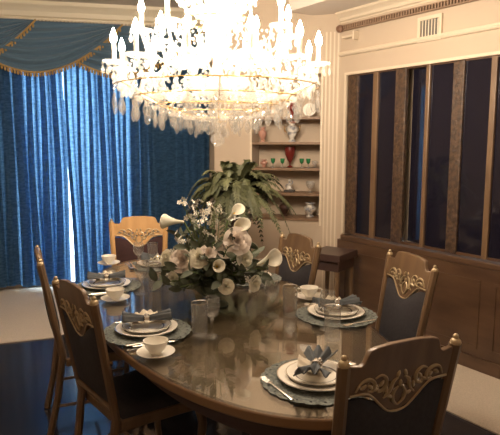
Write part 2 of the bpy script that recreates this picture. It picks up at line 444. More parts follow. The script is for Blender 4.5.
vt.location.z = 2.425
br = empty('wall_bracket', (XW-.001, 3.66, 2.53), 0, 'small ivory peg bracket with dark knob high in the corner by the dentil rail', 'bracket')
MB().lathe([(.012, 0), (.03, .01), (.034, .03), (.02, .05), (.001, .055)], 12, RT(-.03, 0, .03, ry=-PI/2)).build('knob', mat('knob_brown', (.2, .11, .07), .5), br)
MB().box(-.05, 0, -.16, -.02, -.055, -.035).box(-.06, 0, -.175, -.155, -.08, -.01).build('peg', M_trim, br, smooth=False, bevel=.004)

# ------------------------------------------------------------------ curtains
def curtain(name, s0, s1, z0, z1, npl, edge=None, label='', seed=0):
    rnd = random.Random(seed); W = s1-s0
    ph = [rnd.uniform(.8, 1.2) for _ in range(npl+2)]
    amp = [rnd.uniform(.75, 1.25) for _ in range(npl+2)]
    root = empty(name, (*cw((s0+s1)/2, .1), 0), 0, label, 'curtain', 'blue floor-length curtains')
    ox, oy, _ = root.location
    cum = [0]
    for q in ph[:npl]: cum.append(cum[-1]+q)
    tot = cum[-1]
    def fn(u, v):
        t = u*npl; i = min(int(t), npl-1); fr = t-i
        base = (cum[i] + (cum[i+1]-cum[i])*fr)/tot
        z = z0 + (z1-z0)*v
        a = amp[i]*(1-fr)+amp[i+1]*fr
        spread = 1 - .15*v
        over = .42*W/npl*math.sin(4*PI*fr)*a*(.7+.3*(1-v))
        s = s0 + W*base + over + .008*math.sin(z*2.3+i*1.7)
        d = .10 + .042*a*math.sin(2*PI*fr)*spread + .006*math.sin(z*3+i)
        if edge: s += edge(u, z)
        x, y = cw(s, d); 
        return (x-ox, y-oy, z + (.012*math.sin(i*2.1) if v == 0 else 0))
    mb = MB().grid(fn, npl*16, 14)
    o = mb.build('drape', M_curtain, root, auto=80)
    # heading tape
    h = MB(); cwbox(h, s0, s1, .06, .14, z1, z1+.03); h.v = [(a-ox, b-oy, c) for a, b, c in h.v]
    h.build('heading', M_swag, root, smooth=False)
    return root
CT = 2.74
def gapL(u, z): return -max(0, u-.88)/.12*(.008*max(0, 1.3-z))
def gapR(u, z): return max(0, .12-u)/.12*(.026*max(0, 1.35-z))
curtain('curtain', -1.0, .762, .06, CT, 15, gapL, 'blue curtain panel left of the bright slit, floor length, daylight behind it', 3)
curtain('curtain', .768, 2.30, .05, CT, 14, gapR, 'blue curtain panel right of the bright slit, floor length, behind the honey-coloured chair', 5)
rod = tag(MB().tube([(*cw(-1.1, .1), CT+.045), (*cw(2.33, .1), CT+.045)], .014, 8).build('curtain_rod', M_brass), 'brass curtain rod hidden above the swags on the window wall', 'curtain rod')

# swags
sw_lab = ['swag at the far left of the window wall, mostly outside the photo', 'slate blue gold-fringed swag cut by the left edge of the photo',
          'full slate blue swag with gold fringe over the bright curtain slit', 'slate blue swag with gold fringe partly behind the chandelier']
for k, c in enumerate((-1.21, -.36, .49, 1.33)):
    half = .90; top = CEIL-.215; drop = .51; lift = .19 + .05*(3-k)
    root = empty('curtain_swag', (*cw(c, .15), top), 0, sw_lab[k], 'swag', 'gold-fringed swags above the curtains')
    ox, oy, oz = root.location
    def fn(u, v, edge=False):
        x = 2*u-1
        dz = drop*(1-abs(x)**1.85)*v
        bul = .05*math.sin(PI*v)*(1-x*x) + .024*math.sin(v*PI*2*5.5 + x*2)*(1-x**4)*min(1, v*4)
        a, b = cw(c+half*x*(1-.0*v), lift - .05 + bul + .0)
        return (a-ox, b-oy, top-dz-oz + .0)
    mb = MB().grid(fn, 48, 40); mb.build('drape', M_swag, root, solid=.004, auto=80)
    # fringe
    fb = MB(); pts = [fn(i/60, 1) for i in range(61)]
    pts = [(p[0]+NW.x*.016, p[1]+NW.y*.016, p[2]) for p in pts]
    fb.tube(pts, .011, 6)
    for i in range(2, 60):
        p = pts[i]; q = pts[i-1]
        ln = .045
        fb.tube([(p[0], p[1], p[2]), (p[0], p[1], p[2]-ln*.6), (p[0], p[1], p[2]-ln)], lambda t: (.006, .013, .009)[round(t*2)], 5)
    fb.build('fringe', M_fringe, root)

# ------------------------------------------------------------------ niche shelves and their ornaments
ang_d = math.atan2(-dd.y, -dd.x)
def hz(px, py, t_, d_=.12):   # height of a pixel on a point in the niche
    x, y = dw(t_, d_); U3 = R3.cross(F3); v = Vector((x, y, 0)); 
    depth0 = Vector((x, y)).length
    # solve z so that projection row == py
    lo, hi = 0.0, 3.0
    for _ in range(40):
        z = (lo+hi)/2; q = Vector((x, y, z-CAM_H)); row = 217.5 - F_PX*(q.dot(U3))/(q.dot(F3))
        if row > py: lo = z
        else: hi = z
    return z
def tpx(px, d_=.1):           # wall parameter t for an image column
    best = min((abs(col_of(t/400*L_, d_)-px), t/400*L_) for t in range(401)); return best[1]
def col_of(t, d_):
    x, y = dw(t, d_); q = Vector((x, y, 0)); U3 = R3.cross(F3); q.z = 0
    return 250 + F_PX*q.dot(R3)/q.dot(F3)
shelf_rows = [117, 142, 168, 193, 217.5]
SZ = [hz(0, r, .45, .02) for r in shelf_rows]
shelf_lab = ['topmost visible niche shelf, behind the chandelier crystals', 'second niche shelf, with the mantel urn and pink vase on it', 'niche shelf with the row of tiny green goblets',
             'niche shelf with the small figurine on a dark base', 'lowest niche shelf, with the dark urn and floral vase']
for k, z in enumerate(SZ):
    mb = MB(); dbox(mb, NT0+.002, NT1-.002, -.01 if k == 4 else .0, ND-.002, z-.022, z)
    r = tag(mb.build('niche_shelf', M_shelf, smooth=False), shelf_lab[k], 'shelf', 'shelves in the lit wall niche')
def put(name, px, k, build, label, cat, group='ornaments on the niche shelves', d=.12):
    t = min(max(tpx(px, d), NT0+.05), NT1-.05); x, y = dw(t, d)
    root = empty(name, (x, y, SZ[k]+.001), ang_d, label, cat, group); build(root); return root
def lathe_part(nm, prof, m, n=16, M=None, **k):
    def f(root): MB().lathe(prof, n, M).build(nm, m, root, **k)
    return f
S = 4.55/560   # metres per pixel at the niche
def urn(h, r, m, m2=None, neck=.5):
    def f(root):
        MB().lathe([(.001, 0), (r*.62, 0), (r*.62, h*.05), (r*.35, h*.12), (r*.55, h*.25), (r, h*.52), (r*.95, h*.68), (r*neck, h*.80), (r*neck, h*.86)], 20).build('body', m, root)
        MB().lathe([(r*neck, h*.86), (r*.8, h*.95), (r*.78, h), (r*neck*.8, h*.96), (r*neck*.5, h*.9)], 20, cap=False).build('rim', m2 or m, root)
    return f
put('urn', 285, 4, urn(18*S, .052, M_urn), 'dark brown urn on the lowest niche shelf', 'urn')
put('vase', 311, 4, urn(16.5*S, .058, M_floral, neck=.55), 'grey and white floral vase at the right of the lowest niche shelf', 'vase')
def tulip(h, r, m):
    def f(root):
        MB().lathe([(.001, 0), (r*.6, 0), (r*.5, h*.04), (r*.12, h*.10), (r*.12, h*.22)], 16).build('foot', m, root)
        MB().lathe([(r*.12, h*.22), (r*.5, h*.34), (r*.95, h*.62), (r*1.05, h*.85), (r*.9, h), (r*.8, h*.98), (r*.5, h*.4)], 16, cap=False).build('bowl', m, root)
    return f
put('vase', 290, 2, tulip(24*S, .05, M_red), 'tall ruby red tulip vase between the green goblets', 'vase', d=.16)
for px, lb in ((273, 'leftmost small green goblet on the niche shelf'), (282.5, 'small green goblet just left of the ruby vase'), (302, 'small green goblet just right of the ruby vase'), (308.5, 'rightmost small green goblet on the niche shelf')):
    def gg(root):
        MB().lathe([(.001, 0), (.02, 0), (.018, .005), (.004, .012), (.004, .035)], 12).build('stem', M_crystal, root)
        MB().lathe([(.004, .035), (.018, .05), (.022, .08), (.02, .085), (.014, .05)], 12, cap=False).build('bowl', M_green, root)
    put('goblet', px, 2, gg, lb, 'goblet', 'small green goblets on the niche shelf', d=.07)
put('vase', 264, 2, urn(9*S, .035, M_clay), 'small rose-coloured vase at the left of the goblet shelf', 'vase')
put('glass_cup', 315, 2, tulip(8*S, .03, M_crystal), 'small clear glass cup at the right end of the goblet shelf', 'glass')
def figurine(h, m, mbase):
    def f(root):
        MB().box(-.05, .05, -.03, .03, 0, .02).build('base', mbase, root, smooth=False, bevel=.004)
        MB().lathe([(.026, .02), (.032, .03), (.018, h*.45), (.022, h*.6), (.008, h*.74), (.014, h*.85), (.010, h*.96), (.001, h)], 12).tube([(-.02, 0, h*.6), (-.038, 0, h*.45), (-.02, -.015, h*.36)], .006, 6).tube([(.02, 0, h*.6), (.03, 0, h*.75), (.022, 0, h*.88)], .006, 6).build('figure', m, root)
    return f
put('figurine', 290, 3, figurine(15*S, M_floral, M_pot), 'small pale figurine on a dark base, centre of the third shelf up', 'figurine')
put('footed_glass', 311, 3, tulip(13*S, .042, M_crystal), 'clear footed glass bowl right of the small figurine', 'glass')
put('vase', 262.5, 1, urn(17*S, .04, M_clay), 'pinkish porcelain vase at the left of the second niche shelf', 'vase')
def mantel(root):
    urn(24*S, .055, M_floral, M_clay)(root)
    for s in (-1, 1): MB().tube([(s*.04, 0, .13), (s*.075, 0, .15), (s*.07, 0, .10), (s*.045, 0, .085)], .006, 6).build('handle', M_brass, root)
put('urn', 292, 1, mantel, 'ornate two-handled pale urn in the middle of the second niche shelf', 'urn')
put('vase', 292, 0, urn(18*S, .05, M_red), 'dark red vase on the topmost shelf behind the chandelier crystals', 'vase')
put('plate_stand', 309, 0, lathe_part('plate', [(.001, 0), (.03, .004), (.06, .012), (.062, .016), (.03, .010)], M_china, 20, RT(0, .02, .065, rx=R(75))), 'pale display plate standing on the topmost niche shelf', 'plate')

# ------------------------------------------------------------------ dining table (own frame: y along the table, 9 degrees off the wall)
TC = Vector((1.45, 2.45)); TR = -R(9)
def TT(n, e, z=0): return (TC.x + n*math.cos(TR) - e*math.sin(TR), TC.y + n*math.sin(TR) + e*math.cos(TR), z)
TA, TB, TZ = 1.30, .60, .76
def sup(a, b, n=96, p=2.1):
    o = []
    for k in range(n):
        t = 2*PI*k/n; c, s = math.cos(t), math.sin(t)
        o.append((b*abs(c)**(2/p)*(1 if c > 0 else -1), a*abs(s)**(2/p)*(1 if s > 0 else -1)))
    return o
table = empty('dining_table', (TC.x, TC.y, 0), TR, 'large oval wooden dining table with reflective glass top, set for six', 'table')
MB().prism(sup(TA-.012, TB-.012), TZ-.030, TZ-.010).build('table_top', M_top, table, smooth=True)
def ring(o, i, z0, z1):
    n = len(o); v = [(x, y, z) for z in (z0, z1) for x, y in o] + [(x, y, z) for z in (z0, z1) for x, y in i]
    f = []
    for k in range(n):
        j = (k+1) % n
        f += [(k, j, n+j, n+k), (2*n+j, 2*n+k, 3*n+k, 3*n+j), (n+k, n+j, 3*n+j, 3*n+k), (j, k, 2*n+k, 2*n+j)]
    return MB().add(v, f)
ring(sup(TA+.004, TB+.004), sup(TA-.014, TB-.014), TZ-.048, TZ-.010).build('edge_moulding', M_lip, table, bevel=.006)
MB().prism(sup(TA, TB, 128), TZ-.0095, TZ).build('glass_top', M_tglass, table, smooth=False)
ring(sup(TA-.10, TB-.10), sup(TA-.125, TB-.125), TZ-.15, TZ-.0305).build('apron', M_apron, table)
for s in (-1, 1):
    MB().lathe([(.07, .14), (.11, .17), (.13, .24), (.08, .32), (.06, .42), (.09, .52), (.10, .60), (.14, .66), (.14, .729)], 24, Matrix.Translation((0, s*.62, 0))).build('pedestal', M_apron, table)
    for a in (45, 135, 225, 315):
        pts = [(.05*math.cos(R(a)), s*.62+.05*math.sin(R(a)), .20), (.17*math.cos(R(a)), s*.62+.17*math.sin(R(a)), .17), (.29*math.cos(R(a)), s*.62+.29*math.sin(R(a)), .07), (.36*math.cos(R(a)), s*.62+.36*math.sin(R(a)), .026)]
        MB().tube(pts, .032, 8, r2=.022).build('foot', M_apron, table)

# ------------------------------------------------------------------ chairs
def smooth_loop(pts, it=2):
    for _ in range(it):
        q = []
        for i in range(len(pts)):
            a = pts[i]; b = pts[(i+1) % len(pts)]
            q += [(a[0]*.75+b[0]*.25, a[1]*.75+b[1]*.25), (a[0]*.25+b[0]*.75, a[1]*.25+b[1]*.75)]
        pts = q
    return pts
def cat(P, k=5):      # smooth curve through points
    P = [Vector(p) for p in P]; out = []
    for i in range(len(P)-1):
        a, b, c, d = P[max(i-1, 0)], P[i], P[i+1], P[min(i+2, len(P)-1)]
        for j in range(k):
            t = j/k; out.append(.5*((2*b)+(c-a)*t+(2*a-5*b+4*c-d)*t*t+(3*b-a-3*c+d)*t**3))
    return out + [P[-1]]
def make_chair(wood, cloth):
    root = empty('dining_chair', (0, 0, 0))
    LEAN = .17
    def by(z): return -.205 - (z-.44)*LEAN            # y of the back plane at height z
    def bend(x, y, z): return (x, y + by(z) + .02*(1-(x/.22)**2)*-1*0 + .0, z)
    HW = lambda z: .185 + (z-.44)*.055                  # half width at height z
    # rear posts with legs
    for s in (-1, 1):
        pts = [(s*.175, -.285, .0), (s*.178, -.235, .22), (s*.185, -.205, .44), (s*HW(.62), by(.62), .62), (s*HW(.8), by(.8), .80), (s*HW(.965), by(.965), .965)]
        MB().tube(pts, .019, 8, flat=1.15).build('back_post', wood, root)
        f = MB().ball((s*HW(.965), by(.965), .966), .0185, 10, 6); f.ball((s*HW(.965), by(.965), .987), .010, 8, 6)
        f.build('finial', M_carve, root)
    # crest panel with pierced carving
    w0 = HW(.95)-.012
    half = [(w0, .957), (w0-.045, .950), (w0-.058, .958), (w0-.066, .980), (w0-.075, .996), (w0-.095, 1.002), (.05, 1.008)]
    low = [(w0-.012, .86), (w0-.045, .858), (.105, .845), (.07, .815), (.035, .785), (0, .776)]
    out = half + [(-x, z) for x, z in half[::-1]] + [(-x, z) for x, z in low[:-1]] + low[::-1]
    holes = []
    for s in (-1, 1):
        for cx, cz, rx, rz, an in ((.145, .885, .016, .010, .3), (.112, .892, .015, .009, -.5), (.080, .868, .017, .010, .9), (.048, .880, .014, .009, .2), (.050, .842, .018, .010, 1.1), (.018, .858, .011, .011, 0), (.020, .818, .010, .014, .3), (.112, .868, .010, .006, .4)):
            lp = []
            for k in range(12):
                t = 2*PI*k/12; a = rx*math.cos(t)*(1+.25*math.cos(t)); b = rz*math.sin(t)
                lp.append((s*(cx + a*math.cos(an) - b*math.sin(an)), cz + a*math.sin(an) + b*math.cos(an)))
            holes.append(lp)
    plate2d('crest_panel', out, holes, .020, wood, root, .003, lambda x, y, z: (x, y + by(z), z))
    # lighter scrollwork and beading on both faces
    c = MB()
    for s in (-1, 1):
        for face in (-1, 1):
            def P(x, z): return (s*x, by(z) + face*.011, z)
            c.tube(cat([P(w0-.015, .862), P(.13, .860), P(.10, .842), P(.07, .812), P(.035, .782), P(0, .774)]), .0042, 6)
            c.tube(cat([P(.168, .872), P(.150, .900), P(.122, .906), P(.100, .888), P(.106, .864), P(.124, .868)]), lambda t: .0028+.0035*math.sin(PI*t), 6)
            c.tube(cat([P(.100, .905), P(.078, .912), P(.058, .896), P(.062, .866), P(.084, .858), P(.086, .876)]), lambda t: .0028+.0035*math.sin(PI*t), 6)
            c.tube(cat([P(.060, .830), P(.040, .850), P(.030, .880), P(.012, .893)]), lambda t: .0025+.004*math.sin(PI*t), 6)
            c.tube(cat([P(0, .795), P(.020, .815), P(.022, .842), P(.006, .862)]), lambda t: .0025+.004*math.sin(PI*t), 6)
            for x, z, an in ((.140, .884, .5), (.115, .880, -.6), (.074, .884, .8), (.052, .858, 1.5), (.036, .832, -.3), (.096, .868, .2), (.014, .905, 1.2), (.0, .872, 1.57)):
                lp = Matrix.Translation(P(x, z)) @ Matrix.Rotation(s*an, 4, 'Y') @ Matrix.Diagonal((1.5, .6, .75, 1))
                c.ball((0, 0, 0), .0085, 8, 5, M=lp)
    c.build('carving', M_carve, root)
    # moulded top edge
    # upholstered back
    def cush(face):
        def fn(u, v):
            z = .50 + v*.0; x = (2*u-1)
            zt = .845 - .062*max(0, 1-abs(x)/.75)**1.0
            z = .505 + (zt-.505)*v
            hw = HW(z)-.018
            pf = (1-x**4)*(1-(2*v-1)**4)
            return (x*hw, by(z) + face*(.006 + .020*pf), z)
        return fn
    m = MB(); m.grid(cush(1), 16, 12); m.grid(cush(-1), 16, 12)
    m.build('back_cushion', cloth, root, auto=60)
    MB().tube([(-HW(.5), by(.5), .49), (HW(.5), by(.5), .49)], .016, 8).build('lower_rail', wood, root)
    # seat
    def seat(zz, ins):
        return [(-.205+ins, -.19+ins), (.205-ins, -.19+ins), (.235-ins, .20-ins), (.20-ins, .235-ins), (-.20+ins, .235-ins), (-.235+ins, .20-ins)]
    MB().prism(seat(0, 0), .385, .435).build('seat_frame', wood, root, smooth=False, bevel=.008)
    def sfn(u, v):
        x = 2*u-1; y = 2*v-1; hw = .195+.03*v
        return (x*hw, -.18+.40*v, .436 + .045*(1-x**6)*(1-y**6))
    MB().grid(sfn, 16, 16).build('seat', cloth, root, auto=80)
    for s in (-1, 1):
        pts = [(s*.205, .20, .39), (s*.212, .212, .30), (s*.200, .20, .12), (s*.205, .215, .03), (s*.207, .225, 0.0)]
        MB().tube(pts, lambda t: .027-.013*math.sin(min(1, t*1.15)*PI/2)+(.008 if t > .9 else 0), 10).build('front_leg', wood, root)
        MB().tube([(s*.203, .205, .16), (s*.180, -.25, .16)], .010, 8).build('side_stretcher', wood, root)
    MB().tube([(-.19, 0, .16), (.19, 0, .16)], .010, 8).build('cross_stretcher', wood, root)
    return root
ch = make_chair(M_wood, M_navy)
BT = .30
def chair_at(o, n, e, face, label, cloth=None):   # n,e: back-top position in the table frame, face = facing angle in that frame (0 = +e)
    fx, fy = -math.sin(face), math.cos(face)
    o.location = TT(n+fx*BT, e+fy*BT); o.rotation_euler = (0, 0, TR+face)
    tag(o, label, 'chair', 'carved dining chairs around the table'); return o
G = 'carved dining chairs around the table'
c_all = [copy_tree(ch) for _ in range(4)]
chair_at(ch, .067, -1.385, 0, 'dark carved dining chair at the near end of the table, its back toward the viewer')
chair_at(c_all[0], -.735, -.235, -PI/2 + R(13), 'carved brown dining chair at the near left side of the table')
chair_at(c_all[1], -.80, .62, -PI/2 - R(3), 'carved dining chair at the far left side, seen edge on in front of the carpet')
chair_at(c_all[2], .985, -.38, PI/2 - R(9), 'carved golden brown dining chair pulled back on the right, by the wood panelling')
chair_at(c_all[3], .77, .42, PI/2 + R(2), 'carved golden brown dining chair at the far right, in front of the niche wall')
gold = make_chair(M_gwood, M_maroon); chair_at(gold, .058, 1.75, PI - R(17), 'honey-coloured carved dining chair at the far end, in front of the blue curtains')

# small dark side table in the corner
st = empty('side_table', (3.17, 3.40, 0), R(20), 'small dark topped wooden side table in the corner below the pilaster', 'side table')
MB().box(-.17, .17, -.15, .15, .64, .70).build('top', M_apron, st, smooth=False, bevel=.006)
MB().box(-.15, .15, -.13, .13, .56, .638).build('apron', M_apron, st, smooth=False)
for a in (-1, 1):
    for b in (-1, 1):
        MB().tube([(a*.13, b*.11, .56), (a*.135, b*.115, .3), (a*.14, b*.12, 0.006)], .022, 8, r2=.014).build('leg', M_wood, st)

# ------------------------------------------------------------------ table settings
TZ1 = TZ + .0015
def world_at(px, py, z=TZ):
    U3 = R3.cross(F3); d = F3*F_PX + R3*(px-250) - U3*(py-217.5); t = (z-CAM_H)/d.z; return (d.x*t, d.y*t)
def mk_mat():
    r = empty('placemat', (0, 0, 0)); o = []
    for k in range(96):
        a = 2*PI*k/96; rr = .192 + .008*abs(math.sin(a*12)); o.append((rr*math.cos(a), rr*math.sin(a)))
    MB().prism(o, 0, .0025).build('mat', M_mat, r, smooth=False)
    m = MB()
    for k in range(24):
        a = 2*PI*(k+.5)/24; m.lathe([(.0045, .0026), (.0045, .0032)], 8, Matrix.Translation((.180*math.cos(a), .180*math.sin(a), 0)))
    m.build('eyelets', M_black, r, smooth=False); return r
def mk_plate(R0):
    r = empty('plate', (0, 0, 0))
    MB().lathe([(.001, .001), (R0*.62, .001), (R0*.66, .004), (R0*.98, .015), (R0, .018), (R0*.98, .019), (R0*.66, .009), (R0*.6, .006), (.001, .006)], 48, cap=False).build('dish', M_china, r, auto=60)
    MB().lathe([(R0*.97, .0188), (R0*1.004, .0192), (R0*1.004, .0182)], 48, cap=False).build('rim_band', M_silver, r)
    MB().lathe([(R0*.665, .0093), (R0*.72, .0112)], 48, cap=False).build('inner_band', M_band, r); return r
def mk_cup(handles=1):
    r = empty('teacup', (0, 0, 0))
    MB().lathe([(.001, .002), (.021, 0), (.023, .003), (.020, .007), (.030, .016), (.042, .032), (.048, .052), (.050, .058), (.048, .0585), (.045, .052), (.038, .032), (.025, .015), (.001, .011)], 32, cap=False).build('bowl', M_china, r, auto=60)
    for k in range(handles):
        s = 1 if k == 0 else -1
        MB().tube([(s*.044, 0, .048), (s*.060, 0, .052), (s*.070, 0, .043), (s*.064, 0, .030), (s*.040, 0, .022)], .0038, 6).build('handle', M_china, r)
    return r
def mk_saucer():
    r = empty('saucer', (0, 0, 0))
    MB().lathe([(.001, 0), (.034, 0), (.038, .003), (.062, .010), (.076, .018), (.0755, .0195), (.060, .013), (.035, .006), (.001, .005)], 40, cap=False).build('dish', M_china, r, auto=60); return r
def mk_napkin():
    r = empty('napkin', (0, 0, 0))
    for s in (-1, 1):
        def fn(u, v):   # fan on each side of the ring
            x = .012 + .095*u; f = v*2-1
            return (s*x, f*(.014+.050*u), .026 + .018*u + (.010*math.cos(v*PI*7))*(.3+u) + .022*(1-f*f)*(1-.4*u))
        MB().grid(fn, 8, 28).build('fan', M_napkin, r, solid=.003, auto=80)
    MB().lathe([(.019, -.012), (.022, -.008), (.022, .008), (.019, .012), (.016, .008), (.016, -.008)], 20, RT(0, 0, .036, ry=PI/2), cap=False).ball((0, -.012, .056), .008, 8, 6).build('napkin_ring', M_silver, r)
    return r
def mk_lace():
    def fn(u, v):
        x = -.075+.15*u; y = -.02+.085*v
        return (x*(1-.3*v), y, .014 + .045*v*v*(1-.5*abs(2*u-1)) + .006*math.sin(u*20)*v + .004*math.sin(v*9+u*4))
    r = MB().grid(fn, 28, 12).build('lace_napkin', M_lace, None, solid=.002, auto=80); return r
def mk_tumbler():
    r = empty('tumbler', (0, 0, 0))
    MB().lathe([(.001, 0), (.030, 0), (.032, .004), (.036, .155), (.0345, .1555), (.0305, .012), (.001, .010)], 28, cap=False).build('glass', M_glass, r, auto=60)
    MB().lathe([(.0340, .1535), (.0368, .1555), (.0365, .1580), (.0340, .1570)], 28, cap=False).build('rim', M_silver, r)
    MB().lathe([(.001, .0115), (.027, .0115), (.029, .014)], 20, cap=False).build('thick_base', M_crystal, r)
    return r
def mk_goblet():
    r = empty('goblet', (0, 0, 0))
    MB().lathe([(.001, .001), (.033, 0), (.034, .002), (.012, .008), (.0045, .016), (.004, .05), (.007, .062), (.0042, .075), (.006, .085)], 24, cap=False).build('stem', M_glass, r)
    MB().lathe([(.006, .085), (.022, .095), (.034, .118), (.036, .145), (.031, .175), (.0298, .175), (.034, .145), (.032, .120), (.02, .098), (.001, .090)], 28, cap=False).build('bowl', M_glass, r, auto=60)
    MB().ball((0, 0, .078), .009, 8, 6).lathe([(.0293, .1745), (.0313, .1756), (.0300, .1762)], 24, cap=False).build('knop_and_rim', M_crystal, r)
    return r
def mk_fork():
    r = MB().tube([(0, -.10, .003), (0, -.02, .004), (0, .03, .006), (0, .045, .004)], lambda t: .0065 if t < .2 else .0035, 6, flat=.4)
    for k in range(4): r.tube([((k-1.5)*.0058, .045, .004), ((k-1.5)*.006, .07, .003), ((k-1.5)*.0055, .095, .007)], .0016, 5)
    r.tube([(-.010, .045, .004), (.010, .045, .004)], .003, 5)
    return r.build('fork', M_silver)
def mk_knife():
    return MB().tube([(0, -.12, .004), (0, -.06, .005), (0, -.02, .004)], lambda t: .008-.003*t, 6, flat=.5).tube([(0, -.02, .004), (.001, .05, .004), (-.001, .115, .004)], lambda t: .009 if t < .8 else .003, 6, flat=.15).build('knife', M_silver)
def mk_spoon():
    return MB().tube([(0, -.10, .004), (0, -.02, .004), (0, .04, .005)], lambda t: .006-.003*t, 6, flat=.4).ball((0, .062, .005), .02, 12, 6, M=Matrix.Translation((0, .0, .0025)) @ Matrix.Scale(1, 4), sz=.15).build('spoon', M_silver)

proto = {}
def inst(key, fn, loc, rz, label, cat, group):
    if key not in proto:
        o = fn(); proto[key] = o
    else: o = copy_tree(proto[key])
    tag(o, label, cat, group); return place(o, loc, rz)
seats = {   # where: (n, e, facing)
 'left of the chair at the near end': (-.02, -1.035, 0),
 'at the near left place': (-.425, -.265, -PI/2),
 'at the far left place': (-.43, .60, -PI/2),
 'at the near right place': (.475, -.43, PI/2),
 'at the far right place': (.41, .42, PI/2),
 'at the far end before the honey chair': (0.0, 1.03, PI)}
cups = {'at the near left place': ((156, 356), 1), 'at the far left place': ((115.5, 301), 1), 'at the near right place': ((309, 299), 2), 'at the far end before the honey chair': ((109, 265), 1)}
glasses = {  # (tumbler px foot, goblet px foot)
 'at the near left place': ((200, 338), (212, 337)), 'at the near right place': ((290, 318), (272, 316)), 'left of the chair at the near end': ((332, 343), (327, 330)),
 'at the far left place': ((155, 291), (142, 294)), 'at the far right place': ((262, 287), (252, 285)), 'at the far end before the honey chair': ((153, 266), (139, 269))}
PR = {'near end': .130}
for wlab, (n, e, fc) in seats.items():
    x, y, _ = TT(n, e); rz = TR + fc
    z = TZ1
    inst('mat', mk_mat, (x, y, z), rz, 'scalloped blue-grey placemat ' + wlab, 'placemat', 'placemats on the dining table')
    z += .0045
    inst('plate', lambda: mk_plate(.140), (x, y, z), rz, 'large white charger plate with silver rim ' + wlab, 'plate', 'charger plates')
    inst('plate2', lambda: mk_plate(.108), (x, y, z+.0075), rz, 'smaller white plate resting on the charger ' + wlab, 'plate', 'dinner plates')
    rn = rz + (R(8) if 'left place' in wlab else R(-20))
    if 'left place' in wlab or 'right place' in wlab: rn = R(-22) - PI*0
    if 'near end' in wlab: rn = R(75)-yaw
    inst('napkin', mk_napkin, (x, y, z+.016), rn, 'slate blue napkin fanned through a silver ring ' + wlab, 'napkin', 'fanned napkins')
    o = inst('lace', mk_lace, (x + .01, y + .012, z+.016), rn + R(6), 'ivory lace napkin laid behind the blue one ' + wlab, 'napkin', 'lace napkins')
    for key, fn, off in (('fork', mk_fork, -.165), ('knife', mk_knife, .165), ('spoon', mk_spoon, .180)):
        if key == 'spoon' : off = .188
        c, s = math.cos(rz), math.sin(rz); ey = -.01
        inst(key, fn, (x+off*c-ey*s, y+off*s+ey*c, TZ1+.0035), rz + (R(4) if off < 0 else R(-2)), 'silver %s on the placemat %s' % (key, wlab), key, key+'s on the placemats' if key != 'knife' else 'knives on the placemats')
    if wlab in cups:
        (px, py), nh = cups[wlab]; cx, cy = world_at(px, py)
        zz = TZ1 + (.003 if math.dist((cx, cy), (x, y)) < .275 else 0)
        zz += .001
        inst('saucer', mk_saucer, (cx, cy, zz), 0, 'white china saucer ' + wlab, 'saucer', 'saucers')
        inst('cup%d' % nh, lambda: mk_cup(nh), (cx, cy, zz+.0055), -yaw if nh == 2 else 1.2, ('two-handled white china cup ' if nh == 2 else 'white china teacup on its saucer ') + wlab, 'cup', 'china cups')
    (a, b) = glasses[wlab]
    gx, gy = world_at(*a); inst('tumbler', mk_tumbler, (gx, gy, TZ1), 0, 'tall clear glass tumbler ' + wlab, 'glass', 'tumblers')
    gx, gy = world_at(*b); inst('goblet', mk_goblet, (gx, gy, TZ1), 0, 'clear stemmed crystal goblet ' + wlab, 'goblet', 'goblets')

# ------------------------------------------------------------------ flower centrepiece
U3 = R3.cross(F3)
def at_depth(px, py, depth):      # a point seen at this pixel, this far along the view axis
    d = F3 + R3*((px-250)/F_PX) - U3*((py-217.5)/F_PX); return Vector((0, 0, CAM_H)) + d*depth
VC = Vector(TT(.0, -.02, TZ1)); VD = Vector((VC.x, VC.y, VC.z-CAM_H)).dot(F3)
vase = empty('flower_vase', VC, TR, 'low footed dark green bowl holding the flower arrangement in the middle of the table', 'vase')
MB().lathe([(.001, 0), (.07, 0), (.072, .008), (.03, .02), (.025, .045), (.07, .06), (.105, .09), (.11, .12)], 28, cap=False).build('bowl', M_leaf, vase)
MB().ball((0, 0, .115), .085, 16, 8, sz=.5).build('moss', M_leaf, vase)
ROOTP = VC + Vector((0, 0, .11))
def aim(v, up=Vector((0, 0, 1))):
    return v.to_track_quat('Z', 'Y').to_matrix().to_4x4()
def stem_pts(p, sag=.02):
    mid = (ROOTP + p)/2 + Vector((0, 0, sag)); return [ROOTP, ROOTP*.6+p*.4 + Vector((0, 0, sag)), p]
